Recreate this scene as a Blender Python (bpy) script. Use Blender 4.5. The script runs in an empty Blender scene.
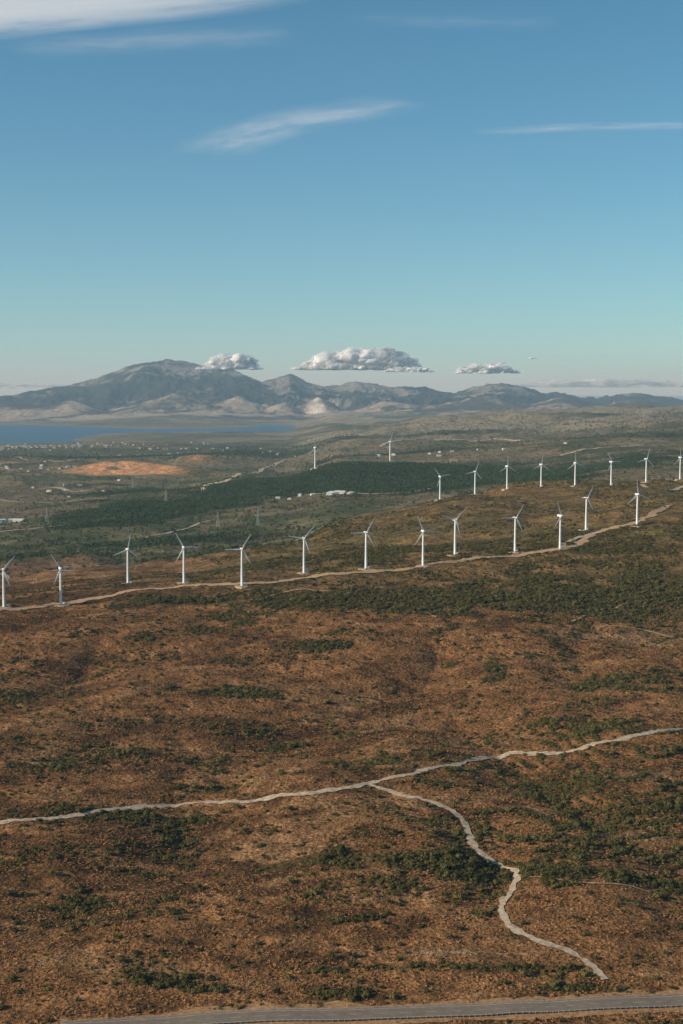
import bpy, bmesh, math, random
import numpy as np
from mathutils import Vector, Matrix
random.seed(7); rng=np.random.default_rng(7)
sc=bpy.context.scene
F=1422.2; ZC=450.0; PITCH=math.radians(4.9)
# ------------------------------------------------------------------ noise
def _hash(ix,iy,seed):
    h=(ix.astype(np.int64)*374761393+iy.astype(np.int64)*668265263+seed*1274126177)&0xFFFFFFFF
    h=((h^(h>>13))*1274126177)&0xFFFFFFFF
    h=h^(h>>16)
    return (h&0xFFFFFF)/float(0xFFFFFF)
def vnoise(x,y,seed=0):
    x0=np.floor(x);y0=np.floor(y);fx=x-x0;fy=y-y0
    ux=fx*fx*fx*(fx*(fx*6-15)+10);uy=fy*fy*fy*(fy*(fy*6-15)+10)
    x0=x0.astype(np.int64);y0=y0.astype(np.int64)
    a=_hash(x0,y0,seed);b=_hash(x0+1,y0,seed);c=_hash(x0,y0+1,seed);d=_hash(x0+1,y0+1,seed)
    return (a*(1-ux)+b*ux)*(1-uy)+(c*(1-ux)+d*ux)*uy
def fbm(x,y,wl,octv=4,seed=0,gain=.5):
    s=0;a=1;t=0
    for o in range(octv):
        ang=.6*o+seed
        xr=x*math.cos(ang)-y*math.sin(ang);yr=x*math.sin(ang)+y*math.cos(ang)
        s=s+a*(vnoise(xr/wl+17.3*o,yr/wl-9.1*o,seed+o)*2-1);t+=a
        a*=gain;wl*=.5
    return s/t
def ridged(x,y,wl,octv=5,seed=0,gain=.5):
    s=0;a=1;t=0
    for o in range(octv):
        ang=.6*o+seed
        xr=x*math.cos(ang)-y*math.sin(ang);yr=x*math.sin(ang)+y*math.cos(ang)
        n=1-np.abs(vnoise(xr/wl+17.3*o,yr/wl-9.1*o,seed+o)*2-1)*1.6
        s=s+a*np.clip(n,-1,1);t+=a;a*=gain;wl*=.5
    return s/t
def ss(x,a,b):
    t=np.clip((x-a)/(b-a),0,1);return t*t*(3-2*t)
# ------------------------------------------------------------------ terrain
near=[(-2000,100),(0,110),(500,122),(700,130),(1000,142)]
COLS=[
(-.24, near+[(1360,152),(1600,176),(1745,189),(1950,172),(2500,125),(3300,104),(4600,96),(6500,84),(9500,44),(11800,4),(12600,-15),(20200,-15),(21000,15),(24000,60),(36000,40),(60000,5),(80000,-30)]),
(-.12, near+[(1360,152),(1600,184),(1780,207),(1960,194),(2300,158),(2800,128),(3600,115),(5000,106),(7000,88),(10000,50),(12500,24),(15200,3),(16000,-15),(20200,-15),(21000,15),(24000,70),(36000,40),(60000,5),(80000,-30)]),
(-.04, near+[(1360,153),(1600,190),(1780,212),(2100,214),(2400,188),(2900,135),(3600,130),(4700,150),(6000,120),(9000,75),(12500,34),(15600,3),(16400,-12),(20000,-12),(21000,20),(24000,80),(36000,40),(60000,5),(80000,-30)]),
(0.0, near+[(1360,154),(1600,194),(1800,220),(2100,226),(2450,229),(2750,190),(3100,148),(3700,148),(4500,172),(5050,206),(5700,168),(7500,175),(10000,150),(13000,110),(16000,95),(20000,100),(24000,90),(36000,40),(60000,5),(80000,-30)]),
(.12, near+[(1360,158),(1600,196),(1900,233),(2300,240),(2850,252),(3200,205),(3700,185),(4600,192),(5800,184),(8500,212),(12000,262),(16000,190),(20000,150),(26000,120),(36000,60),(60000,5),(80000,-30)]),
(.24, near+[(1360,164),(1600,200),(1900,245),(2180,274),(2500,266),(2870,270),(3200,225),(3700,208),(4600,222),(6000,222),(8000,250),(11500,292),(16000,210),(20000,160),(26000,120),(36000,60),(60000,5),(80000,-30)]),
]
def hermite(xs,ys,x):
    xs=np.array(xs,float);ys=np.array(ys,float)
    d=np.diff(ys)/np.diff(xs);m=np.zeros_like(ys);m[0]=d[0];m[-1]=d[-1]
    for i in range(1,len(ys)-1):
        if d[i-1]*d[i]>0:
            w1=2*(xs[i+1]-xs[i])+(xs[i]-xs[i-1]);w2=(xs[i+1]-xs[i])+2*(xs[i]-xs[i-1])
            m[i]=(w1+w2)/(w1/d[i-1]+w2/d[i])
    x=np.clip(x,xs[0],xs[-1]);i=np.clip(np.searchsorted(xs,x)-1,0,len(xs)-2)
    h=xs[i+1]-xs[i];t=(x-xs[i])/h
    return (2*t**3-3*t**2+1)*ys[i]+(t**3-2*t**2+t)*h*m[i]+(-2*t**3+3*t**2)*ys[i+1]+(t**3-t**2)*h*m[i+1]
def zv(v,Y):
    b=(512-v)/F
    return ZC+Y*(-math.sin(PITCH)+b*math.cos(PITCH))/(math.cos(PITCH)+b*math.sin(PITCH))
def prof(lst,Y): 
    return [((u-341.5)/F, zv(v,Y)) for u,v in lst]
RANGE_A=prof([(-700,392),(-300,388),(0,393),(40,389),(75,383),(100,377),(125,367),(150,361),(172,359),(200,362),(222,368),(240,369),(262,379),(276,378),(290,373),(312,383),(335,386),(355,381),(395,388),(420,387),(455,393),(487,384),(515,385),(545,392),(590,396),(640,395),(683,402),(800,400),(1200,404)],27000)
RANGE_B=prof([(-700,402),(-200,408),(0,408),(75,409),(105,418),(205,412),(280,408),(310,405),(330,408),(360,402),(410,409),(470,403),(520,406),(560,399),(610,403),(650,402),(683,408),(900,410)],23000)
CONES=[(-2660,22600,430,1500),(-1640,22700,430,1250),(-2150,22300,300,900),(-5230,22500,330,1600),(-4300,22700,280,1300),(-390,22800,420,1000),(-900,22500,320,1000),(650,22700,330,1300),(2300,22800,360,1500),(3600,22900,380,1600)]
def cones(X,Y,rg2):
    z=0*X-50
    for cx,cy,h,r in CONES:
        d=np.sqrt((X-cx)**2+(Y-cy)**2)/r
        z=np.maximum(z,h*(1-d*(1.0-.55*(rg2-.5)))+(rg2-.55)*90)
    return z
def gully(X,Y): return ridged(X,Y*.7,240,3,6)
def height(X,Y):
    X=np.asarray(X,float);Y=np.asarray(Y,float)
    A=X/np.maximum(Y,600)
    cz=[hermite([p[0] for p in c],[p[1] for p in c],Y) for _,c in COLS]
    ca=[c[0] for c in COLS]
    z=np.where(A<=ca[0],cz[0],cz[-1])
    for i in range(len(ca)-1):
        t=np.clip((A-ca[i])/(ca[i+1]-ca[i]),0,1);t=t*.35+.65*t*t*(3-2*t)
        m=(A>ca[i])&(A<=ca[i+1]);z=np.where(m,cz[i]*(1-t)+cz[i+1]*t,z)
    land=ss(z,4,60)
    z=z+fbm(X,Y,330,4,3)*12*ss(Y,700,1500)*(1-.5*ss(Y,2300,3000))
    z=z+(gully(X,Y)-.5)*-22*ss(Y,650,1000)*(1-ss(Y,3000,3500))*(1-.75*ss(Y,1480,1650)*(1-ss(Y,1950,2200)))
    z=z+fbm(X,Y,70,3,5)*2.6*ss(Y,300,900)
    left=1-ss(A,-.06,.02)
    z=z+land*fbm(X,Y,900,5,8)*42*ss(Y,2700,4200)*(1-.6*left*ss(Y,6500,9000))
    rgm=ridged(X,Y,1900,6,14,.55)
    z=z+land*(rgm-.55)*115*ss(Y,5200,8000)*ss(A,-.09,.03)
    z=z+land*fbm(X,Y,3200,6,11)*70*ss(Y,6500,12000)*ss(A,-.06,.06)
    q=np.exp(-(((X+900)/330)**2)-(((Y-6080)/130)**2)); z=z+56*q
    q=np.exp(-(((X+700)/150)**2)-(((Y-6900)/150)**2)); z=z+36*q
    far=Y>16500
    if np.any(far):
        rg=ridged(X,Y,5200,7,21,.55); rg2=ridged(X,Y,2100,7,31,.66)
        wob=fbm(X,Y*0+3,6000,3,2)*900
        pa=np.interp(A,[p[0] for p in RANGE_A],[p[1] for p in RANGE_A])
        ea=np.exp(-np.abs((Y-27000-wob)/4300)**1.6)
        za=pa*ea*(1+.9*(rg-.6)*(.1+.9*(1-ea))) + (rg2-.55)*640*ss(ea,.12,.6)*(1.14-ea)+(rg2-.55)*130*ea
        pb=np.interp(A,[p[0] for p in RANGE_B],[p[1] for p in RANGE_B])
        eb=np.exp(-np.abs((Y-23000-wob*.25)/1000)**1.7)
        zb=pb*eb*(1+.35*(rg2-.6))+(rg2-.55)*150*eb
        zb=np.maximum(zb,cones(X,Y,rg2))
        z=np.where(far,np.maximum(z,np.maximum(za,zb)-14),z)
    return z
def pix(u,v):
    xc=(u-341.5)/F;yc=(512-v)/F
    Yd=math.cos(PITCH)+yc*math.sin(PITCH);Zd=-math.sin(PITCH)+yc*math.cos(PITCH)
    return xc/Yd,-Zd/Yd
def G(u,v,y0=450,y1=16000):
    a,t=pix(u,v)
    ys=np.geomspace(y0,y1,3000);h=height(a*ys,ys);tt=(ZC-h)/ys
    below=np.where(tt<=t)[0]
    i=below[0] if len(below) else int(np.argmin(np.abs(tt-t)))
    return float(a*ys[i]),float(ys[i])
def S(u,v,z):
    a,t=pix(u,v);Y=(ZC-z)/t
    return (a*Y,Y,z)
# ------------------------------------------------------------------ material helpers
def newmat(name):
    m=bpy.data.materials.new(name);m.use_nodes=True
    nt=m.node_tree;nt.nodes.clear();o=nt.nodes.new('ShaderNodeOutputMaterial')
    return m,nt,o
def N(nt,t,**k):
    n=nt.nodes.new(t)
    for a,b in k.items(): setattr(n,a,b)
    return n
def noise(nt,pos,scale,detail=4,rough=.6,lo=.3,hi=.7,a=0.,b=1.):
    n=N(nt,'ShaderNodeTexNoise');n.inputs['Scale'].default_value=scale;n.inputs['Detail'].default_value=detail;n.inputs['Roughness'].default_value=rough
    nt.links.new(pos,n.inputs['Vector'])
    r=N(nt,'ShaderNodeMapRange');r.inputs[1].default_value=lo;r.inputs[2].default_value=hi;r.inputs[3].default_value=a;r.inputs[4].default_value=b
    nt.links.new(n.outputs[0],r.inputs[0]);return r.outputs[0]
def math_(nt,op,a,b):
    n=N(nt,'ShaderNodeMath',operation=op)
    for i,x in enumerate((a,b)):
        if isinstance(x,(int,float)): n.inputs[i].default_value=x
        else: nt.links.new(x,n.inputs[i])
    return n.outputs[0]
def scalecol(nt,col,fac):
    n=N(nt,'ShaderNodeVectorMath',operation='SCALE')
    if isinstance(col,tuple): n.inputs[0].default_value=col
    else: nt.links.new(col,n.inputs[0])
    nt.links.new(fac,n.inputs['Scale']);return n.outputs[0]
def diffuse_mat(name,col,var=.25,scale=.5,rough=.9,rnd=0):
    m,nt,o=newmat(name);b=N(nt,'ShaderNodeBsdfPrincipled');b.inputs['Roughness'].default_value=rough
    b.inputs['Specular IOR Level'].default_value=.15
    g=N(nt,'ShaderNodeNewGeometry');f=noise(nt,g.outputs['Position'],scale,4,.6,.3,.7,1-var,1+var)
    if rnd:
        oi=N(nt,'ShaderNodeObjectInfo');r=N(nt,'ShaderNodeMapRange');r.inputs[3].default_value=1-rnd;r.inputs[4].default_value=1+rnd
        nt.links.new(oi.outputs['Random'],r.inputs[0]);f=math_(nt,'MULTIPLY',f,r.outputs[0])
    nt.links.new(scalecol(nt,col,f),b.inputs['Base Color']);nt.links.new(b.outputs[0],o.inputs[0]);return m
def link(ob): sc.collection.objects.link(ob);return ob
def mesh_np(name,verts,faces,mat=None,smooth=True):
    me=bpy.data.meshes.new(name);verts=np.asarray(verts,np.float32);faces=np.asarray(faces,np.int32)
    me.vertices.add(len(verts));me.vertices.foreach_set('co',verts.ravel())
    k=faces.shape[1];me.loops.add(faces.size);me.loops.foreach_set('vertex_index',faces.ravel())
    me.polygons.add(len(faces));me.polygons.foreach_set('loop_start',np.arange(0,faces.size,k,dtype=np.int32))
    me.polygons.foreach_set('loop_total',np.full(len(faces),k,dtype=np.int32))
    if smooth: me.polygons.foreach_set('use_smooth',np.ones(len(faces),bool))
    me.update(calc_edges=True)
    if mat: me.materials.append(mat)
    return me
# ------------------------------------------------------------------ land cover
PATCH=[(80,892,46,18,1.8),(-7,905,60,13,1.),(165,882,70,9,1.3),(-95,745,40,8,.6),(52,757,70,6,1.),(150,745,50,7,.7),(-48,1200,30,20,.9),(-12,1480,26,16,1.2),
(155,1390,18,50,.8),(270,1370,60,40,.95),(190,985,60,50,.6),(-175,1175,30,14,.6),(-150,850,60,9,.6),(-160,1015,60,12,.6),(130,1060,40,26,.6),(230,1180,60,26,.7),
(-190,1690,85,22,1.1),(60,1640,110,55,1.0),(230,1640,140,70,.95),(420,1700,160,90,.9),(-60,1650,90,34,.8),(-80,1330,60,18,.5),(-250,1430,60,14,.5),(60,1250,40,9,.6),(250,1010,50,12,.8),
(-120,790,50,7,.5),(0,820,40,7,.5),(100,800,30,10,.6),(30,1120,60,14,.6),(-100,1090,50,12,.5),(110,1500,30,50,.5),(180,1070,24,12,1.),(215,930,30,10,1.),(-60,735,30,5,.8),(0,728,30,4,.8),(200,697,70,5,1.1),(120,735,40,4,.9)]
def green(X,Y):
    g=0*X
    for (px,py,rx,ry,w) in PATCH: g=g+w*np.exp(-((X-px)/rx)**2-((Y-py)/ry)**2)
    hill=ss(Y,1780,1900)*(1-ss(Y,3000,3200))*ss(X/np.maximum(Y,1),-.16,-.04)
    return g+hill*.55+.45*ss(gully(X,Y),.66,.9)*(1-ss(Y,1700,1900))
def terr(X,Y,Z):
    t=np.exp(-(((X-200)/130)**4)-(((Y-1040)/190)**4))
    f=Z/3.4+fbm(X,Y,60,2,97)*.9;f=np.abs(f-np.floor(f)-.5)
    return t*ss(.17-f,0,.06)
PALE=[(200,965,45,14,.8),(150,1010,30,14,.6),(230,1060,50,16,.6),(330,1530,120,45,.8),(260,1250,70,30,.5),(100,1100,40,14,.4),(-60,1010,60,10,.4),(-210,1250,60,24,.5),(60,775,60,6,.8),(-30,738,90,5,.6),(120,930,20,14,.6)]
FOREST=[(120,4350,520,420,1.4),(350,4450,500,330,1.1),(-250,4900,260,300,.6),(-560,3900,260,420,1.1),(-380,3050,260,160,.8),(-700,5000,300,300,.5),(600,4700,700,260,.7),(1000,5200,600,300,.5),(-1300,8000,800,500,.6),(-500,8200,500,300,.5),(200,6300,400,250,.6),(-700,2700,200,160,.5),(1500,6500,900,400,.4)]
def forest(X,Y):
    g=0*X
    for (px,py,rx,ry,w) in FOREST: g=g+w*np.exp(-((X-px)/rx)**2-((Y-py)/ry)**2)
    return g+.06*ss(Y,2300,3000)*(1-ss(Y,9000,13000))
def cover(X,Y,Z):
    c=lambda *k:np.array(k)[None,:]
    def mix(a,b,t): return a*(1-t[:,None])+b*t[:,None]
    A=X/np.maximum(Y,600)
    col=np.repeat(c(.36,.172,.068),len(X),0)
    n1=fbm(X,Y,180,4,41);n2=fbm(X,Y*2.2,60,5,43,.6);n3=fbm(X,Y,900,4,47)
    col=mix(col,c(.135,.066,.028),ss(n2+.4*n1,-.04,.24)*.9)
    col=mix(col,c(.43,.245,.115),ss(-n2+.3*n1,.1,.45)*.6)
    pl_=0*X
    for (px,py,rx,ry,w) in PALE: pl_=pl_+w*np.exp(-((X-px)/rx)**2-((Y-py)/ry)**2)
    col=mix(col,c(.44,.28,.155),ss(pl_+.5*fbm(X,Y*1.8,26,4,49,.6),.3,.8)*.7)
    col=mix(col,c(.08,.065,.025),terr(X,Y,Z)*.8)
    g=green(X,Y)
    nn=fbm(X,Y*1.4,34,3,51)
    col=mix(col,c(.125,.088,.032),np.clip(ss(g+.55*nn,.25,.9),0,1)*.8)
    col=mix(col,c(.27,.17,.065),ss(Y,1560,1760)*(1-ss(Y,3000,3300))*ss(A,-.2,-.02)*.75)
    col=mix(col,c(.195,.145,.052),ss(Y,1820,1960)*(1-ss(Y,3000,3300))*ss(A,-.2,-.02)*ss(n1+.5*n2,-.25,.2)*.7)
    pl=ss(Y+200*n1,2150,2700)*(1-ss(A*(Y<3300),.0,.03))
    nf=fbm(X,Y,420,5,61);nf2=fbm(X,Y*1.6,160,4,63)
    plain=np.repeat(c(.225,.175,.088),len(X),0)
    plain=mix(plain,c(.12,.12,.046),ss(nf,-.1,.25))
    plain=mix(plain,c(.35,.25,.15),ss(nf2-.3*nf,.08,.34)*.75)
    ux=np.floor((X*.8+Y*.25)/95);uy=np.floor((Y-.3*X)/170)
    hh=_hash(ux.astype(np.int64),uy.astype(np.int64),5)
    fm=ss(n3,-.1,.15)*ss(Y,2800,3500)*(1-ss(Y,9000,12000))*(1-ss(A,-.02,.06))
    fld=c(.36,.26,.15)*(hh<.25)[:,None]+c(.23,.2,.1)*((hh>=.25)&(hh<.5))[:,None]+c(.10,.125,.05)*(hh>=.5)[:,None]
    plain=mix(plain,fld,fm*.6)
    plain=mix(plain,c(.31,.17,.11),np.exp(-((X+560)/300)**2-((Y-2350)/300)**2)*.85)
    fo=forest(X,Y)
    plain=mix(plain,c(.045,.066,.022),ss(fo+.5*nf2,.35,.7))
    col=mix(col,plain,pl)
    fh=ss(Y,5800,8500)*ss(A,-.2,.0)
    nh=fbm(X,Y,1100,6,71,.6)
    hills=mix(np.repeat(c(.19,.165,.088),len(X),0),c(.35,.28,.175),ss(nh,-.06,.25))
    hills=mix(hills,c(.08,.092,.040),ss(-nh,.02,.26)*.85)
    col=mix(col,hills,fh)
    mt=ss(Y,19500,20600)
    nm=fbm(X,Y,1300,7,81,.72)
    mnt=mix(np.repeat(c(.04,.046,.036),len(X),0),c(.26,.24,.21),ss(nm+.0004*(Z-450),.0,.22))
    pale=mix(np.repeat(c(.075,.07,.048),len(X),0),c(.47,.37,.265),ss(nm+.0008*(Z-230),-.10,.16))
    mnt=mix(pale,mnt,ss(Y+300*nm,23100,23800))
    scar=np.exp(-((A+.0165)/.005)**2-((Y-22400)/400)**2)
    mnt=mix(mnt,c(.9,.78,.64),np.clip(scar*2.,0,1)*ss(nm,-.4,-.05))
    col=mix(col,mnt,mt)
    q=np.exp(-(((X+905)/240)**4)-(((Y-5950)/110)**4))*ss(fbm(X,Y,130,4,88,.6),-.45,-.2)
    q2=np.exp(-(((X+700)/60)**2)-(((Y-6820)/50)**2))*.7
    col=mix(col,c(.92,.45,.20),np.clip(q*1.2+q2,0,1))
    shore=(1-ss(Z,2,7))*ss(Y,9000,11000)
    return mix(col,c(.34,.29,.22),shore*.6)
# ------------------------------------------------------------------ terrain mesh
NC=900
s=np.linspace(-1,1,NC);av=.30*s+.75*s**5
yr=np.concatenate([np.linspace(-1500,480,50,endpoint=False),np.geomspace(480,20500,940,endpoint=False),np.linspace(20500,29500,260,endpoint=False),np.geomspace(29500,80000,30)])
NR=len(yr)
AA,YY=np.meshgrid(av,yr);XX=AA*(np.maximum(YY,0)+500)
X=XX.ravel();Y=YY.ravel();Z=height(X,Y)
idx=np.arange(NC*NR).reshape(NR,NC)
faces=np.stack([idx[:-1,:-1],idx[:-1,1:],idx[1:,1:],idx[1:,:-1]],-1).reshape(-1,4)
gm,nt,o=newmat('scrubland_ground')
b=N(nt,'ShaderNodeBsdfPrincipled');b.inputs['Roughness'].default_value=.95;b.inputs['Specular IOR Level'].default_value=.05
at=N(nt,'ShaderNodeAttribute',attribute_name='cover');geo=N(nt,'ShaderNodeNewGeometry');pos=geo.outputs['Position']
f1=noise(nt,pos,.42,5,.7,.36,.64,.42,1.38);f2=noise(nt,pos,.045,6,.7,.36,.64,.56,1.38);f3=noise(nt,pos,.006,6,.65,.34,.66,.78,1.2)
vo=N(nt,'ShaderNodeTexVoronoi');vo.inputs['Scale'].default_value=.28;nt.links.new(pos,vo.inputs['Vector'])
vr=N(nt,'ShaderNodeMapRange');vr.inputs[1].default_value=.15;vr.inputs[2].default_value=.5;vr.inputs[3].default_value=.62;vr.inputs[4].default_value=1.1
nt.links.new(vo.outputs['Distance'],vr.inputs[0])
f=math_(nt,'MULTIPLY',math_(nt,'MULTIPLY',f1,f2),math_(nt,'MULTIPLY',f3,vr.outputs[0]))
nt.links.new(scalecol(nt,at.outputs['Color'],f),b.inputs['Base Color'])
bp=N(nt,'ShaderNodeBump');bp.inputs['Strength'].default_value=.8;bp.inputs['Distance'].default_value=1.6
nt.links.new(math_(nt,'ADD',f1,math_(nt,'ADD',math_(nt,'MULTIPLY',f2,6.),math_(nt,'MULTIPLY',f3,40.))),bp.inputs['Height']);nt.links.new(bp.outputs[0],b.inputs['Normal'])
nt.links.new(b.outputs[0],o.inputs[0])
me=mesh_np('terrain',np.stack([X,Y,Z],1),faces,gm)
cv=cover(X,Y,Z);at=me.attributes.new('cover','FLOAT_COLOR','POINT')
at.data.foreach_set('color',np.concatenate([cv,np.ones((len(cv),1))],1).astype(np.float32).ravel())
link(bpy.data.objects.new('terrain',me))
# ------------------------------------------------------------------ sea
m,nt,o=newmat('sea_water');b=N(nt,'ShaderNodeBsdfPrincipled');b.inputs['Base Color'].default_value=(.016,.075,.13,1);b.inputs['Roughness'].default_value=.4
b.inputs['Specular IOR Level'].default_value=.2
g=N(nt,'ShaderNodeNewGeometry');bp=N(nt,'ShaderNodeBump');bp.inputs['Strength'].default_value=.5;bp.inputs['Distance'].default_value=3
nt.links.new(noise(nt,g.outputs['Position'],.02,5),bp.inputs['Height']);nt.links.new(bp.outputs[0],b.inputs['Normal']);nt.links.new(b.outputs[0],o.inputs[0])
R=118000
link(bpy.data.objects.new('sea',mesh_np('sea',[(-R,-R,0),(R,-R,0),(R,R,0),(-R,R,0)],[(0,1,2,3)],m)))
# ------------------------------------------------------------------ tracks & roads
def smooth_path(pts,step):
    p=np.array(pts,float);out=[]
    q=np.vstack([2*p[0]-p[1],p,2*p[-1]-p[-2]])
    for i in range(1,len(q)-2):
        n=max(2,int(np.linalg.norm(q[i+1]-q[i])/step))
        for k in range(n):
            t=k/n
            out.append(.5*((2*q[i])+(-q[i-1]+q[i+1])*t+(2*q[i-1]-5*q[i]+4*q[i+1]-q[i+2])*t*t+(-q[i-1]+3*q[i]-3*q[i+1]+q[i+2])*t**3))
    out.append(p[-1]);return np.array(out)
def ribbon(name,path,width,mat,lift=.25,jit=.25,off=0.,across=4,flat=False,obj=True,wob=0.,seed=0,jw=9):
    p=path.copy()
    if wob:
        L=np.cumsum(np.r_[0,np.linalg.norm(np.diff(p,axis=0),axis=1)])
        p[:,0]+=wob*(vnoise(L/23,L*0+seed,3)*2-1);p[:,1]+=wob*(vnoise(L/23,L*0+seed+9,4)*2-1)
    t=np.gradient(p,axis=0);t/=np.linalg.norm(t,axis=1)[:,None]+1e-9;n=np.stack([t[:,1],-t[:,0]],1)
    L=np.cumsum(np.r_[0,np.linalg.norm(np.diff(p,axis=0),axis=1)])
    wl=width/2*np.clip(1+jit*(fbm(L,L*0+seed,jw,3,71,.7)*2),.25,3);wr=width/2*np.clip(1+jit*(fbm(L,L*0+seed+5,jw,3,72,.7)*2),.25,3)
    V=[];
    c=p+n*off
    for k in range(across+1):
        s=k/across*2-1
        w=np.where(s<0,wl,wr)*s
        q=c+n*w[:,None]
        z=(height(p[:,0],p[:,1]) if flat else height(q[:,0],q[:,1]))+lift+q[:,1]*.00025
        V.append(np.stack([q[:,0],q[:,1],z],1))
    V=np.stack(V,1);nn=len(p);idx=np.arange(nn*(across+1)).reshape(nn,across+1)
    fc=np.stack([idx[:-1,:-1],idx[:-1,1:],idx[1:,1:],idx[1:,:-1]],-1).reshape(-1,4)
    me=mesh_np(name,V.reshape(-1,3),fc,mat)
    return link(bpy.data.objects.new(name,me)) if obj else (V.reshape(-1,3),fc)
dirt=diffuse_mat('pale_dirt',(.46,.35,.24),.45,.3)
dirt2=diffuse_mat('ochre_dirt',(.44,.28,.155),.4,.3)
verge=diffuse_mat('verge_earth',(.36,.2,.095),.45,.5)
def gp(l,y0=450,y1=16000): return [G(u,v,y0,y1) for u,v in l]
P1=gp([(-60,826),(0,822),(60,818),(130,808),(200,802),(270,798),(335,791),(365,784),(400,776),(450,766),(500,757),(560,753),(610,742),(650,733),(700,729),(760,724)],600,1800)
P2=gp([(365,784),(395,794),(425,800),(450,811),(463,822),(470,836),(476,850),(492,862),(512,870),(516,882),(508,896),(502,908),(508,924),(524,936),(550,946),(575,955),(592,966),(606,979)],600,1500)
P3=gp([(-40,613),(0,610),(60,604),(110,596),(140,590),(200,585),(250,584),(300,579),(350,573),(420,567),(470,559),(530,554),(570,547),(600,532),(640,521),(665,508),(700,500),(740,492)],1300,2600)
P5=gp([(60,1030),(200,1021),(350,1016),(500,1010),(600,1005),(700,1000),(800,994)],500,1000)
ribbon('dirt_track',smooth_path(P1,2),6.2,dirt,.22,.6,wob=2.4,seed=1)
ribbon('dirt_track',smooth_path(P2,1.6),4.4,dirt,.26,.6,wob=1.5,seed=2)
ribbon('ridge_track',smooth_path(P3,4),12,dirt2,.4,.6,wob=3,seed=3)
SM=[([(600,532),(570,541),(560,549)],1500,2500,8),([(340,592),(380,600),(420,611),(438,618)],1300,1900,3),
([(683,487),(660,489),(640,485)],2400,3000,10),([(640,600),(600,612),(570,622)],1300,1900,2.5),([(683,640),(640,630),(600,628)],1300,1900,2.5),([(0,573),(50,571),(100,566)],2000,4000,9),
([(203,491),(206,486),(225,482),(235,476),(262,470),(285,461)],3200,9000,22),([(40,489),(58,488),(72,492),(88,491)],3200,9000,22),([(0,532),(60,526),(110,519),(170,514)],2500,7000,10),
([(300,496),(340,493),(380,494),(430,489)],3000,6000,14),([(100,545),(160,535),(215,520)],2400,6000,8),([(560,456),(600,448),(640,446)],4500,12000,16),([(380,447),(440,440),(520,441)],5500,14000,18),
([(0,455),(60,462),(120,455)],5500,14000,16),([(0,500),(50,503),(110,498)],3000,9000,10),([(683,905),(640,890),(590,884),(530,878)],700,1100,1.6),([(270,596),(300,590),(330,591)],1300,1900,3)]
for i,(l,a,b_,w) in enumerate(SM):
    ribbon('dirt_track',smooth_path(gp(l,a,b_),6),w,dirt2 if i in(1,3,4,15,16) else dirt,.5,.45,wob=2.5,seed=10+i)
m_asph,nt,o=newmat('asphalt');b=N(nt,'ShaderNodeBsdfPrincipled');b.inputs['Roughness'].default_value=.9;b.inputs['Specular IOR Level'].default_value=.1
g=N(nt,'ShaderNodeNewGeometry');f=noise(nt,g.outputs['Position'],.3,5,.7,.3,.7,.8,1.2)
nt.links.new(scalecol(nt,(.22,.17,.125),f),b.inputs['Base Color']);nt.links.new(b.outputs[0],o.inputs[0])
m_line=diffuse_mat('road_paint',(.6,.57,.5),.35,.8)
hw=smooth_path(P5,3)
ribbon('road_verge',hw,25,verge,.12,.35,across=6,seed=4,jw=26)
road=ribbon('asphalt_road',hw,13,m_asph,.6,0,across=2,flat=True)
for off,nm in((-5.4,'edge_line_near'),(5.4,'edge_line_far')):
    l=ribbon(nm,hw,.25,m_line,.63,0,off=off,across=1,flat=True);l.parent=road
V=[];Fc=[];k=0
for i in range(0,len(hw)-3,4):
    v,f_=ribbon('d',hw[i:i+3],.18,None,.63,0,across=1,flat=True,obj=False);V.append(v);Fc.append(f_+k);k+=len(v)
l=link(bpy.data.objects.new('centre_line',mesh_np('centre_line',np.vstack(V),np.vstack(Fc),m_line)));l.parent=road
# crash barrier on both shoulders: folded beam on posts
m_rail=diffuse_mat('galvanised_rail',(.42,.41,.39),.15,1,.5)
tg=np.gradient(hw,axis=0);tg/=np.linalg.norm(tg,axis=1)[:,None];nrm=np.stack([tg[:,1],-tg[:,0]],1);hz=height(hw[:,0],hw[:,1])+.6+hw[:,1]*.00025
for sd_ in(-1,1):
    V=[];Fc=[];pr=[(0,.45),(.07,.52),(0,.60),(.07,.68),(0,.76)]
    for i in range(len(hw)):
        for dx,dz in pr:
            q=hw[i]+nrm[i]*sd_*(6.3-dx);V.append((q[0],q[1],hz[i]+dz))
    for i in range(len(hw)-1):
        for j in range(4): a=i*5+j;Fc.append((a,a+1,a+6,a+5))
    for i in range(len(hw)):
        k=len(V)
        for dz in(-.6,.74):
            for ex,ey in((-.07,-.07),(.07,-.07),(.07,.07),(-.07,.07)):
                q=hw[i]+nrm[i]*sd_*(6.42+ex)+tg[i]*ey;V.append((q[0],q[1],hz[i]+dz))
        for j in range(4): Fc.append((k+j,k+(j+1)%4,k+4+(j+1)%4,k+4+j))
        Fc.append((k+4,k+5,k+6,k+7))
    link(bpy.data.objects.new('guard_rail',mesh_np('guard_rail',V,Fc,m_rail,False)))
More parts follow.
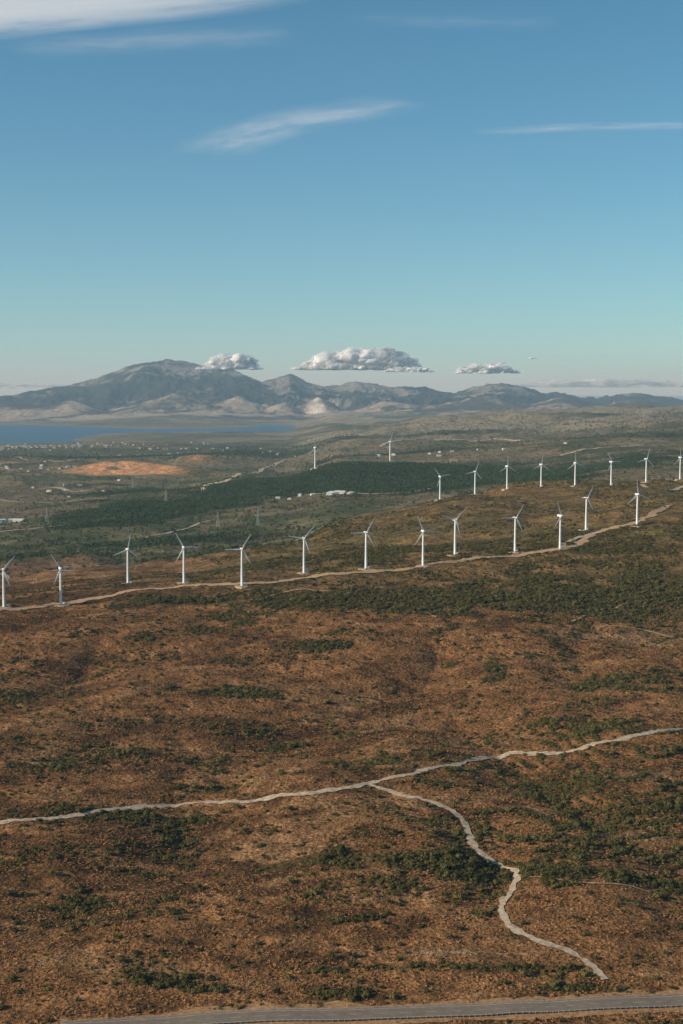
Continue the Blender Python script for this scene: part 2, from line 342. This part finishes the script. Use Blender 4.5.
# ------------------------------------------------------------------ vegetation templates
def bush_mesh(name,mat,seed,lumps=6,quads=70,tall=.8,trunk=False,tmat=None):
    r=random.Random(seed);bm=bmesh.new()
    for i in range(lumps):
        a=r.random()*6.28;d=r.random()**.5*.6
        rr=r.uniform(.28,.5)
        mt=Matrix.Translation((math.cos(a)*d,math.sin(a)*d,tall*r.uniform(.35,.75)+(.3 if trunk else 0)))@Matrix.Diagonal((rr,rr,rr*.85,1))
        res=bmesh.ops.create_icosphere(bm,subdivisions=1,radius=1,matrix=mt)
        for v in res['verts']: v.co+=Vector([r.uniform(-.09,.09) for _ in range(3)])
    for i in range(quads):
        a=r.random()*6.28;e=r.uniform(-.1,1.4);rad=r.uniform(.75,1.12)
        c=Vector((math.cos(a)*math.cos(e)*rad,math.sin(a)*math.cos(e)*rad,math.sin(e)*tall*rad*1.05+(.35 if trunk else .1)))
        s_=r.uniform(.07,.15);ax=Vector([r.uniform(-1,1) for _ in range(3)]).normalized();bx=ax.orthogonal().normalized()
        vs=[bm.verts.new(c+ax*s_),bm.verts.new(c+bx*s_),bm.verts.new(c-ax*s_)]
        bm.faces.new(vs)
    if trunk:
        n0=len(bm.faces)
        bmesh.ops.create_cone(bm,cap_ends=True,segments=5,radius1=.1,radius2=.05,depth=.8,matrix=Matrix.Translation((0,0,.35)))
        bm.faces.ensure_lookup_table()
        for f_ in bm.faces[n0:]: f_.material_index=1
    me=bpy.data.meshes.new(name);bm.to_mesh(me);bm.free();me.materials.append(mat)
    if tmat: me.materials.append(tmat)
    return bpy.data.objects.new(name,me)
leafG=diffuse_mat('shrub_leaves',(.088,.072,.020),.35,.4,rnd=.5)
leafB=diffuse_mat('dry_heath',(.32,.155,.060),.35,.1,rnd=.4)
leafF=diffuse_mat('pine_leaves',(.048,.070,.022),.3,.02,rnd=.45)
bark=diffuse_mat('bark',(.08,.055,.04))
def coll(name,obs):
    c=bpy.data.collections.new(name)
    for o_ in obs: c.objects.link(o_)
    return c
cG=coll('shrub_parts',[bush_mesh('shrub_form_%d'%i,leafG,i,6,80) for i in range(4)])
cB=coll('heath_parts',[bush_mesh('heath_form_%d'%i,leafB,20+i,3,34,.55) for i in range(3)])
cT=coll('tree_parts',[bush_mesh('tree_form_%d'%i,leafG,40+i,9,150,1.0,True,bark) for i in range(3)])
cF=coll('forest_parts',[bush_mesh('forest_form_%d'%i,leafF,60+i,5,40,1.1,True,bark) for i in range(3)])
def scatter(name,x,y,scl,cl,flat=.0):
    n=len(x);z=height(x,y)-.05
    me=bpy.data.meshes.new(name);me.vertices.add(n);me.vertices.foreach_set('co',np.stack([x,y,z],1).astype(np.float32).ravel())
    a=me.attributes.new('iscale','FLOAT_VECTOR','POINT')
    sv=np.stack([scl*rng.uniform(.8,1.25,n),scl*rng.uniform(.8,1.25,n),scl*rng.uniform(.7,1.15,n)*(1-flat)],1)
    a.data.foreach_set('vector',sv.astype(np.float32).ravel())
    a=me.attributes.new('irot','FLOAT_VECTOR','POINT');rv=np.zeros((n,3));rv[:,2]=rng.uniform(0,6.28,n)
    a.data.foreach_set('vector',rv.astype(np.float32).ravel())
    ob=link(bpy.data.objects.new(name,me))
    ng=bpy.data.node_groups.new(name,'GeometryNodeTree')
    ng.interface.new_socket('Geometry',in_out='INPUT',socket_type='NodeSocketGeometry');ng.interface.new_socket('Geometry',in_out='OUTPUT',socket_type='NodeSocketGeometry')
    gi=ng.nodes.new('NodeGroupInput');go=ng.nodes.new('NodeGroupOutput');ip=ng.nodes.new('GeometryNodeInstanceOnPoints')
    ci=ng.nodes.new('GeometryNodeCollectionInfo');ci.inputs['Collection'].default_value=cl;ci.inputs['Separate Children'].default_value=True;ci.inputs['Reset Children'].default_value=True
    ip.inputs['Pick Instance'].default_value=True
    def attr(nm):
        t=ng.nodes.new('GeometryNodeInputNamedAttribute');t.data_type='FLOAT_VECTOR';t.inputs['Name'].default_value=nm;return t.outputs[0]
    L=ng.links.new
    L(gi.outputs[0],ip.inputs['Points']);L(ci.outputs[0],ip.inputs['Instance']);L(attr('iscale'),ip.inputs['Scale']);L(attr('irot'),ip.inputs['Rotation']);L(ip.outputs[0],go.inputs[0])
    md=ob.modifiers.new('scatter','NODES');md.node_group=ng
    return ob
trk=np.vstack([smooth_path(P1,4),smooth_path(P2,3)]);trkR=np.vstack([smooth_path(P3,6)]);
def clear(x,y,path,r):
    out=np.ones(len(x),bool)
    for i in range(0,len(x),20000):
        d=(x[i:i+20000,None]-path[None,:,0])**2+(y[i:i+20000,None]-path[None,:,1])**2
        out[i:i+20000]=d.min(1)>r*r
    return out
def sample(n,y0,y1,amax,power=1.0):
    r=rng.random(n)
    if power==1: y=np.sqrt(y0*y0+r*(y1*y1-y0*y0))
    else: y=y0*(y1/y0)**r
    a=rng.uniform(-amax,amax,n);return a*(y+40),y
x,y=sample(460000,600,2000,.28)
g=green(x,y)+.8*terr(x,y,height(x,y));nn=fbm(x,y*1.3,26,3,51);n2=fbm(x,y*2.,75,3,53)
p=np.clip(ss(g+.8*nn+.35*n2,.34,1.0)*.65+.018+.12*ss(n2+.5*nn,.08,.45),0,1)
k=rng.random(len(x))<p;x=x[k];y=y[k];g=g[k]
k=clear(x,y,trk,3.6)&clear(x,y,trkR,8)&clear(x,y,hw,10.5);x=x[k];y=y[k];g=g[k]
scatter('maquis_shrubs',x,y,rng.gamma(4,.27,len(x))+.35+.3*np.clip(g,0,1),cG)
x,y=sample(90000,1980,3100,.28)
p=.28*ss(x/y,-.15,-.03)*ss(fbm(x,y,60,3,57),-.2,.3);k=rng.random(len(x))<p;x=x[k];y=y[k]
scatter('hillside_shrubs',x,y,rng.gamma(4,.3,len(x))+.6,cG)
x,y=sample(60000,620,1750,.28);g=green(x,y);nn=fbm(x,y*1.3,26,3,51)
k=rng.random(len(x))<np.clip(ss(g+.6*nn,.55,1.15)*.4+.007,0,1);x=x[k];y=y[k]
k=clear(x,y,trk,4.6)&clear(x,y,trkR,10)&clear(x,y,hw,11);x=x[k];y=y[k]
scatter('wild_olive_trees',x,y,rng.uniform(1.5,3.3,len(x)),cT)
x,y=sample(230000,600,1650,.26)
nn=fbm(x,y*2,22,3,91,.6);k=rng.random(len(x))<.10+.75*ss(nn,-.12,.3);x=x[k];y=y[k]
k=clear(x,y,trk,3.4)&clear(x,y,hw,9);x=x[k];y=y[k]
scatter('dry_heath_scrub',x,y,rng.uniform(.45,1.2,len(x)),cB)
x,y=sample(230000,2350,10500,.28,0);fo=forest(x,y);n1=fbm(x,y*1.6,160,4,63);n2=fbm(x,y,60,3,64)
vis=ss(-(x/y),-.02,.02)+ss(y,3300,3600)
k=(rng.random(len(x))<np.clip(ss(fo+.5*n1+.35*n2,.3,.8)*.65+.05,0,1))&(vis>.5)&~((np.abs(x+905)<260)&(np.abs(y-5900)<220));x=x[k];y=y[k]
scatter('distant_pine_forest',x,y,rng.uniform(2.2,4.6,len(x))*(1+.8*ss(y,5000,9000)),cF)
# ------------------------------------------------------------------ turbines
white=diffuse_mat('white_painted_steel',(.78,.77,.74),.06,.8,.5)
conc=diffuse_mat('gravel_pad',(.40,.28,.17),.35,.4)
def lathe(name,prof_,seg=20,mat=white,axis='Z'):
    bm=bmesh.new();rings=[]
    for r,z in prof_:
        rings.append([bm.verts.new(((r*math.cos(i/seg*2*math.pi),r*math.sin(i/seg*2*math.pi),z) if axis=='Z' else (r*math.cos(i/seg*2*math.pi),-z,r*math.sin(i/seg*2*math.pi)))) for i in range(seg)])
    for a,b_ in zip(rings,rings[1:]):
        for i in range(seg): bm.faces.new((a[i],a[(i+1)%seg],b_[(i+1)%seg],b_[i]))
    bm.faces.new(rings[0]);bm.faces.new(rings[-1]);bmesh.ops.recalc_face_normals(bm,faces=bm.faces)
    for f_ in bm.faces: f_.smooth=len(f_.verts)==4
    me=bpy.data.meshes.new(name);bm.to_mesh(me);bm.free();me.materials.append(mat);return me
HUB=46.
me_tower=lathe('tower',[(1.9,-2),(1.9,.4),(1.7,.5),(1.5,15),(1.49,15.1),(1.25,30),(1.24,30.1),(.95,44.4)])
me_hub=lathe('rotor_hub',[(.9,-1.2),(1.2,-.8),(1.25,0),(1.1,.7),(.75,1.35),(.25,1.75),(.05,1.85)],16,white,'Y')
bm=bmesh.new();secs=[(-1.9,1.15,1.25),(-1.2,1.4,1.45),(2.5,1.45,1.55),(5.4,1.25,1.4),(6.2,1.0,1.1)]
rings=[]
for yy,w,h in secs:
    ring=[]
    for i in range(16):
        a=i/16*2*math.pi;cx=math.copysign(abs(math.cos(a))**.45,math.cos(a));cz=math.copysign(abs(math.sin(a))**.45,math.sin(a))
        ring.append(bm.verts.new((cx*w,yy,cz*h)))
    rings.append(ring)
for a,b_ in zip(rings,rings[1:]):
    for i in range(16): bm.faces.new((a[i],a[(i+1)%16],b_[(i+1)%16],b_[i]))
bm.faces.new(rings[0]);bm.faces.new(rings[-1]);bmesh.ops.recalc_face_normals(bm,faces=bm.faces)
me_nac=bpy.data.meshes.new('nacelle');bm.to_mesh(me_nac);bm.free();me_nac.materials.append(white)
bm=bmesh.new();rings=[]
for r,ch,th,tw in [(.9,1.1,1.0,0),(2.2,1.2,1.0,12),(4.5,2.2,.7,14),(7,2.0,.5,10),(12,1.5,.34,5),(17,1.05,.22,2),(20.5,.7,.13,0),(21.8,.28,.06,0)]:
    ring=[];tw=math.radians(tw)
    for i in range(12):
        a=i/12*2*math.pi;px=math.cos(a)*ch/2-(ch-1.1)*.22;py=math.sin(a)*th/2
        ring.append(bm.verts.new((px*math.cos(tw)-py*math.sin(tw),px*math.sin(tw)+py*math.cos(tw),r)))
    rings.append(ring)
for a,b_ in zip(rings,rings[1:]):
    for i in range(12): f_=bm.faces.new((a[i],a[(i+1)%12],b_[(i+1)%12],b_[i]));f_.smooth=True
bm.faces.new(rings[-1]);bmesh.ops.recalc_face_normals(bm,faces=bm.faces)
me_blade=bpy.data.meshes.new('rotor_blade');bm.to_mesh(me_blade);bm.free();me_blade.materials.append(white)
bm=bmesh.new();bmesh.ops.create_cube(bm,size=1,matrix=Matrix.Translation((5,-2,1.1))@Matrix.Diagonal((2.8,2.2,2.4,1)))
bmesh.ops.bevel(bm,geom=bm.edges[:],offset=.1,segments=1)
bmesh.ops.create_cone(bm,cap_ends=True,segments=4,radius1=2.3,radius2=.2,depth=.6,matrix=Matrix.Translation((5,-2,2.6))@Matrix.Rotation(math.pi/4,4,'Z'))
me_box=bpy.data.meshes.new('transformer_kiosk');bm.to_mesh(me_box);bm.free();me_box.materials.append(white)
bm=bmesh.new();r=random.Random(3)
ring=[bm.verts.new((math.cos(i/18*6.283)*13*r.uniform(.8,1.2),math.sin(i/18*6.283)*10*r.uniform(.8,1.2),-3)) for i in range(18)]
top=[bm.verts.new((v.co.x*.85,v.co.y*.85,.35)) for v in ring];bm.faces.new(top)
for i in range(18): bm.faces.new((ring[i],ring[(i+1)%18],top[(i+1)%18],top[i]))
me_pad=bpy.data.meshes.new('gravel_pad');bm.to_mesh(me_pad);bm.free();me_pad.materials.append(conc)
def turbine(x,y,ang,yaw,s_=1.):
    z=float(height(np.array([x]),np.array([y]))[0])
    e=link(bpy.data.objects.new('wind_turbine',None));e.location=(x,y,z);e.scale=(s_,)*3;e.empty_display_size=3
    def ch(nm,me,loc=(0,0,0),rot=(0,0,0),par=e):
        c=link(bpy.data.objects.new(nm,me));c.parent=par;c.location=loc;c.rotation_euler=rot;return c
    ch('tower',me_tower)
    ch('gravel_pad',me_pad,rot=(0,0,yaw*7))
    ch('transformer_kiosk',me_box,rot=(0,0,yaw*3))
    ch('nacelle',me_nac,(0,0,HUB-.3),(0,0,yaw))
    R_=Matrix.Rotation(yaw,4,'Z')
    ch('rotor_hub',me_hub,R_@Vector((0,-3.0,HUB)),(0,0,yaw))
    for k in range(3):
        th=math.radians(ang+120*k)
        M=R_@Matrix.Translation((0,-3.0,HUB))@Matrix.Rotation(math.pi/2-th,4,'Y')
        bl=ch('rotor_blade_%d'%(k+1),me_blade);bl.matrix_local=M
FR=[(4,607,50),(61,605,125),(128,584,80),(184,583,120),(242,586,60),(304,573,50),(366,569,60),(423,566,115),(455,555,45),(515,552,58),(560,549,112),(586,530,60),(637,526,98)]
T=[]
for u,v,a in FR:
    x,y=G(u,v,1550,2300);T.append((x,y,a,1.0))
BK=[(440,491,130),(475,490,70),(507,489,90),(541,487,85),(575,486,95),(611,485,120),(646,482,75),(680,478,100)]
for u,v,a in BK:
    x,y=G(u,v,2450,2980);T.append((x,y,a,1.0))
for u,v,a in [(315,458,100),(390,456,75)]:
    x,y=G(u,v,4600,5400);T.append((x,y,a,1.62))
for i,(x,y,a,s_) in enumerate(T):
    turbine(x,y,a,math.radians(22+random.uniform(-7,7)),s_*random.uniform(.97,1.03))
# ------------------------------------------------------------------ pylons
m_py=diffuse_mat('galvanised_steel',(.40,.40,.39),.1,1)
def beam(bm,a,b_,w):
    a=Vector(a);b_=Vector(b_);d=b_-a;q=d.to_track_quat('Z','Y').to_matrix().to_4x4()
    bmesh.ops.create_cube(bm,size=1,matrix=Matrix.Translation((a+b_)/2)@q@Matrix.Diagonal((w,w,d.length,1)))
bm=bmesh.new();lv=[(0,3.6),(9,2.8),(17,2.1),(24,1.5),(30,1.1),(36,.7)]
for (z0,w0),(z1,w1) in zip(lv,lv[1:]):
    c0=[(w0*i,w0*j,z0) for i,j in((-1,-1),(1,-1),(1,1),(-1,1))];c1=[(w1*i,w1*j,z1) for i,j in((-1,-1),(1,-1),(1,1),(-1,1))]
    for i in range(4):
        beam(bm,c0[i],c1[i],.34);beam(bm,c0[i],c1[(i+1)%4],.2);beam(bm,c0[(i+1)%4],c1[i],.2);beam(bm,c1[i],c1[(i+1)%4],.2)
for z0,l in((24,6.5),(29,5.5),(34,4.5)):
    for s_ in(-1,1):
        beam(bm,(0,0,z0),(s_*l,0,z0+.6),.32);beam(bm,(0,0,z0+2),(s_*l,0,z0+.6),.24);beam(bm,(s_*l,0,z0+.6),(s_*l,0,z0-1.2),.2)
beam(bm,(0,0,36),(0,0,40),.3)
me_py=bpy.data.meshes.new('electricity_pylon');bm.to_mesh(me_py);bm.free();me_py.materials.append(m_py)
for u,v,a,b_ in [(47,522,2600,6000),(133,488,3000,8000),(166,502,3000,8000),(218,527,2500,5000),(258,525,2500,4500)]:
    x,y=G(u,v,a,b_);ob=link(bpy.data.objects.new('electricity_pylon',me_py));ob.location=(x,y,float(height(np.array([x]),np.array([y]))[0]));ob.rotation_euler[2]=.5+random.uniform(-.2,.2)
# ------------------------------------------------------------------ buildings
m_wall=diffuse_mat('whitewashed_wall',(.68,.64,.56),.12,.1);m_roof=diffuse_mat('roof_tiles',(.36,.18,.11),.25,.3);m_tin=diffuse_mat('metal_roof',(.6,.6,.58),.1,.1);m_win=diffuse_mat('window_glass',(.03,.035,.04),.1,1,.3)
def house(V,Fc,M,x,y,w,d,h,rot,rh,mi):
    z=float(height(np.array([x]),np.array([y]))[0])-1
    if z<2: return
    c,s_=math.cos(rot),math.sin(rot);k=len(V)
    loc=[(-w/2,-d/2,0),(w/2,-d/2,0),(w/2,d/2,0),(-w/2,d/2,0),(-w/2,-d/2,h),(w/2,-d/2,h),(w/2,d/2,h),(-w/2,d/2,h),(-w/2-.0,0,h+rh),(w/2,0,h+rh)]
    e=.5
    loc+=[(-w/2-e,-d/2-e,h-.1),(w/2+e,-d/2-e,h-.1),(w/2+e,0,h+rh+.25),(-w/2-e,0,h+rh+.25),(w/2+e,d/2+e,h-.1),(-w/2-e,d/2+e,h-.1)]
    for a,b_,cc in loc: V.append((x+a*c-b_*s_,y+a*s_+b_*c,z+cc))
    for f_ in [(0,1,5,4),(1,2,6,5),(2,3,7,6),(3,0,4,7)]: Fc.append(tuple(k+i for i in f_));M.append(0)
    for f_ in [(4,8,7),(5,6,9)]: Fc.append(tuple(k+i for i in f_));M.append(0)
    for f_ in [(10,11,12,13),(13,12,14,15)]: Fc.append(tuple(k+i for i in f_));M.append(mi)
    nw=max(1,int(w/4))
    for i in range(nw):
        k=len(V);cx=-w/2+(i+.5)*w/nw
        for a,cc in((cx-.6,h*.4),(cx+.6,h*.4),(cx+.6,h*.75),(cx-.6,h*.75)):
            b_=-d/2-.04;V.append((x+a*c-b_*s_,y+a*s_+b_*c,z+cc))
        Fc.append((k,k+1,k+2,k+3));M.append(3)
def village(name,u,v,y0,y1,n,rx,ry,big=False):
    cx,cy=G(u,v,y0,y1);V=[];Fc=[];M=[]
    for i in range(n):
        x=cx+random.gauss(0,rx);y=cy+random.gauss(0,ry)
        if big: w,d,h=random.uniform(22,40),random.uniform(12,18),random.uniform(5,8)
        else: w,d,h=random.uniform(10,20),random.uniform(9,13),random.uniform(4,8)
        house(V,Fc,M,x,y,w,d,h,random.choice((0,.3,-.4,1.4))+random.uniform(-.1,.1),2.2,2 if (big or random.random()<.35) else 1)
    me=bpy.data.meshes.new(name);me.from_pydata(V,[],Fc)
    for m_ in(m_wall,m_roof,m_tin,m_win): me.materials.append(m_)
    me.polygons.foreach_set('material_index',M);link(bpy.data.objects.new(name,me))
village('farm_buildings',6,523,3000,6000,5,25,40,True)
village('farm_buildings',342,494,3200,6000,4,45,20,True)
village('farm_buildings',300,497,3000,6000,4,60,30)
village('distant_village',20,470,5000,11000,40,200,180)
village('distant_village',60,446,7500,13000,110,500,350)
village('distant_village',0,448,7500,13000,60,300,300)
village('distant_village',60,488,4200,9000,8,150,120)
village('distant_village',170,449,7000,14000,20,400,200)
village('distant_village',230,452,6000,14000,14,300,200)
village('distant_village',455,452,5500,12000,10,250,100)
village('distant_village',60,418,20900,22500,50,1200,150)
# ------------------------------------------------------------------ cumulus clouds
def cloudmat(name,lo,hi,sc_,tl=.35):
    m_cl,nt,o=newmat(name);d=N(nt,'ShaderNodeBsdfDiffuse');d.inputs[0].default_value=(.98,.98,.98,1);t=N(nt,'ShaderNodeBsdfTranslucent');t.inputs[0].default_value=(.98,.98,.98,1)
    mx=N(nt,'ShaderNodeMixShader');mx.inputs[0].default_value=tl;nt.links.new(d.outputs[0],mx.inputs[1]);nt.links.new(t.outputs[0],mx.inputs[2])
    if lo>=1: nt.links.new(mx.outputs[0],o.inputs[0]);return m_cl
    tr=N(nt,'ShaderNodeBsdfTransparent');m2=N(nt,'ShaderNodeMixShader');g=N(nt,'ShaderNodeNewGeometry')
    nt.links.new(noise(nt,g.outputs['Position'],sc_,5,.65,.38,.62,lo,hi),m2.inputs[0]);nt.links.new(tr.outputs[0],m2.inputs[1]);nt.links.new(mx.outputs[0],m2.inputs[2]);nt.links.new(m2.outputs[0],o.inputs[0])
    return m_cl
m_cl=cloudmat('cloud_vapour',1,1,.010,.3)
m_wisp=cloudmat('cloud_wisp_vapour',.05,.5,.008,.5)
m_bank=cloudmat('cloud_bank_vapour',.0,.5,.0012,.45)
_b=bmesh.new();bmesh.ops.create_icosphere(_b,subdivisions=3,radius=1);_b.verts.ensure_lookup_table()
ICO=np.array([v.co[:] for v in _b.verts]);ICF=np.array([[v.index for v in f_.verts] for f_ in _b.faces]);_b.free()
def cumulus(u,v,Yc,w,h,n,seed,st=1.,mat=None,nm='cloud'):
    a,t_=pix(u,v);cx,cz=a*Yc,ZC-t_*Yc
    r=random.Random(seed);VV=[];FF=[];MI=[];k=0
    bumps=[(r.uniform(-.8,.8),r.uniform(.5,1.),r.uniform(.16,.38)) for _ in range(7)]
    parts=[(n,1.,0)]+([(n,1.1,1)] if mat is None else [])
    for cnt,ex,mi in parts:
        for i in range(cnt):
            q=r.uniform(-1,1);env=min(1,sum(b_*math.exp(-((q-a_)/c_)**2) for a_,b_,c_ in bumps)*.7+.25)*(1-abs(q)**3)
            env=max(.06,env);rr=h*r.uniform(.10,.21)*(.45+.55*env)*(1.25 if mi else 1)
            px=q*w/2*ex;py=r.uniform(-1,1)*w*.10*env;pz=r.random()**.8*h*.68*env*ex
            VV.append(ICO*np.array([rr*1.9*st,rr*1.5*st,rr])+np.array([px,py,pz]));FF.append(ICF+k);k+=len(ICO);MI+= [mi]*len(ICF)
    co=np.vstack(VV);x,y,z=co.T.copy()
    co[:,2]+=fbm(x+z*.7,y-z*.5,h*.45,4,seed,.6)*h*.13;co[:,0]+=fbm(x*.8,z+y*.6,h*.45,4,seed+9,.6)*h*.35+z*.35
    low=co[:,2]<0;co[low,2]*=.3
    me=mesh_np(nm,co,np.vstack(FF))
    for m_ in ([mat] if mat else [m_cl,m_wisp]): me.materials.append(m_)
    me.polygons.foreach_set('material_index',np.array(MI,np.int32))
    ob=link(bpy.data.objects.new(nm,me));ob.location=(cx,Yc,cz-h*.3)
cumulus(231,364,24500,980,290,80,1)
cumulus(357,362,23500,1850,390,170,2)
cumulus(408,370,23000,800,110,50,5)
cumulus(487,370,26000,1150,200,80,3)
cumulus(532,358,26000,150,60,10,4)
cumulus(620,384,58000,11000,420,110,7,5,m_bank,'cloud_bank')
cumulus(20,386,58000,7000,300,60,8,5,m_bank,'cloud_bank')
# ------------------------------------------------------------------ cirrus
def cirrus(pts,width,z,dens,seed,stretch=6):
    m_,nt,o=newmat('cirrus_ice');d=N(nt,'ShaderNodeBsdfTranslucent');d.inputs[0].default_value=(.97,.97,.97,1);d2=N(nt,'ShaderNodeBsdfDiffuse');d2.inputs[0].default_value=(.95,.95,.95,1)
    mm=N(nt,'ShaderNodeMixShader');mm.inputs[0].default_value=.1;nt.links.new(d.outputs[0],mm.inputs[1]);nt.links.new(d2.outputs[0],mm.inputs[2])
    tr=N(nt,'ShaderNodeBsdfTransparent');mx=N(nt,'ShaderNodeMixShader')
    uv=N(nt,'ShaderNodeUVMap',uv_map='UVMap');sp=N(nt,'ShaderNodeSeparateXYZ');nt.links.new(uv.outputs[0],sp.inputs[0])
    def bell(s_,e):
        a=math_(nt,'ABSOLUTE',math_(nt,'SUBTRACT',math_(nt,'MULTIPLY',s_,2.),1.),0.)
        return math_(nt,'MAXIMUM',math_(nt,'SUBTRACT',1.,math_(nt,'POWER',a,e)),0.)
    mp=N(nt,'ShaderNodeMapping');mp.inputs['Scale'].default_value=(stretch*.5,2.2,1);mp.inputs['Location'].default_value=(seed*3.3,seed,0);nt.links.new(uv.outputs[0],mp.inputs[0])
    mp.inputs['Rotation'].default_value=(0,0,.12)
    n1=noise(nt,mp.outputs[0],1.6,7,.55,.28,.74,0,1)
    al=math_(nt,'MULTIPLY',math_(nt,'MULTIPLY',math_(nt,'POWER',bell(sp.outputs[1],1.3),1.8),bell(sp.outputs[0],2.5)),n1)
    al=math_(nt,'MULTIPLY',al,dens);al=math_(nt,'DIVIDE',al,math_(nt,'ADD',al,.55))
    nt.links.new(al,mx.inputs[0]);nt.links.new(tr.outputs[0],mx.inputs[1]);nt.links.new(mm.outputs[0],mx.inputs[2]);nt.links.new(mx.outputs[0],o.inputs[0])
    p=np.array([S(u,v,z)[:2] for u,v in pts]);p=smooth_path(p,600)
    t=np.gradient(p,axis=0);t/=np.linalg.norm(t,axis=1)[:,None];n=np.stack([t[:,1],-t[:,0]],1)
    V=[];UV=[]
    for i in range(len(p)):
        for k in range(5):
            s_=k/4-.5;q=p[i]+n[i]*width*s_;V.append((q[0],q[1],z));UV.append((i/(len(p)-1),k/4))
    idx=np.arange(len(p)*5).reshape(-1,5);fc=np.stack([idx[:-1,:-1],idx[:-1,1:],idx[1:,1:],idx[1:,:-1]],-1).reshape(-1,4)
    me=mesh_np('cirrus_cloud',V,fc,m_);ul=me.uv_layers.new(name='UVMap');UV=np.array(UV,np.float32)
    ul.data.foreach_set('uv',UV[fc.ravel()].ravel());link(bpy.data.objects.new('cirrus_cloud',me))
cirrus([(205,155),(250,135),(300,119),(350,112),(410,100)],2800,7000,.6,1)
cirrus([(470,133),(560,128),(640,126),(760,124)],1500,7100,.4,2)
cirrus([(-200,32),(-60,14),(60,0),(150,-9),(270,-28)],4200,7200,6,3,4)
cirrus([(0,47),(100,44),(200,38),(300,33)],2600,7350,.22,4)
cirrus([(350,18),(450,22),(560,22)],1500,7450,.10,5)
# ------------------------------------------------------------------ haze
m_h,nt,o=newmat('air_haze');vs=N(nt,'ShaderNodeVolumeScatter');vs.inputs['Color'].default_value=(.54,.79,1,1);vs.inputs['Density'].default_value=2.3e-5;vs.inputs['Anisotropy'].default_value=0
nt.links.new(vs.outputs[0],o.inputs['Volume'])
bm=bmesh.new();bmesh.ops.create_cube(bm,size=1,matrix=Matrix.Translation((0,0,400))@Matrix.Diagonal((240000,240000,1600,1)))
me=bpy.data.meshes.new('air_haze');bm.to_mesh(me);bm.free();me.materials.append(m_h);link(bpy.data.objects.new('air_haze',me))
# ------------------------------------------------------------------ light
EL=math.radians(24);AZ=math.radians(-106)
sd=Vector((math.sin(AZ)*math.cos(EL),math.cos(AZ)*math.cos(EL),math.sin(EL)))
sl=bpy.data.lights.new('sun','SUN');sl.energy=5.0;sl.angle=math.radians(.5);sl.color=(1,.89,.73)
so=link(bpy.data.objects.new('sun',sl));so.rotation_euler=sd.to_track_quat('Z','Y').to_euler()
w=bpy.data.worlds.new('World');sc.world=w;w.use_nodes=True;nt=w.node_tree
bg=nt.nodes['Background'];sk=nt.nodes.new('ShaderNodeTexSky');sk.sky_type='NISHITA';sk.sun_disc=False;sk.sun_elevation=EL;sk.sun_rotation=AZ
sk.air_density=1.0;sk.dust_density=.3;sk.ozone_density=1.5;sk.altitude=450
mu=nt.nodes.new('ShaderNodeVectorMath');mu.operation='MULTIPLY';mu.inputs[1].default_value=(.50,.98,1.08)
nt.links.new(sk.outputs[0],mu.inputs[0])
tc=nt.nodes.new('ShaderNodeTexCoord');sp=nt.nodes.new('ShaderNodeSeparateXYZ');nt.links.new(tc.outputs['Generated'],sp.inputs[0])
e1=math_(nt,'POWER',2.718,math_(nt,'MULTIPLY',math_(nt,'MAXIMUM',sp.outputs[2],0.),-11.))
ad=nt.nodes.new('ShaderNodeVectorMath');ad.operation='ADD';nt.links.new(mu.outputs[0],ad.inputs[0]);nt.links.new(scalecol(nt,(1.7,.8,2.1),e1),ad.inputs[1])
nt.links.new(ad.outputs[0],bg.inputs[0]);bg.inputs[1].default_value=.090
sc.view_settings.view_transform='Standard';sc.view_settings.look='None';sc.view_settings.exposure=0
cd=bpy.data.cameras.new('camera');cd.sensor_fit='VERTICAL';cd.sensor_height=36;cd.sensor_width=24;cd.lens=50;cd.clip_start=1;cd.clip_end=300000
co=link(bpy.data.objects.new('camera',cd));co.location=(0,0,ZC);co.rotation_euler=(math.pi/2-PITCH,0,0);sc.camera=co
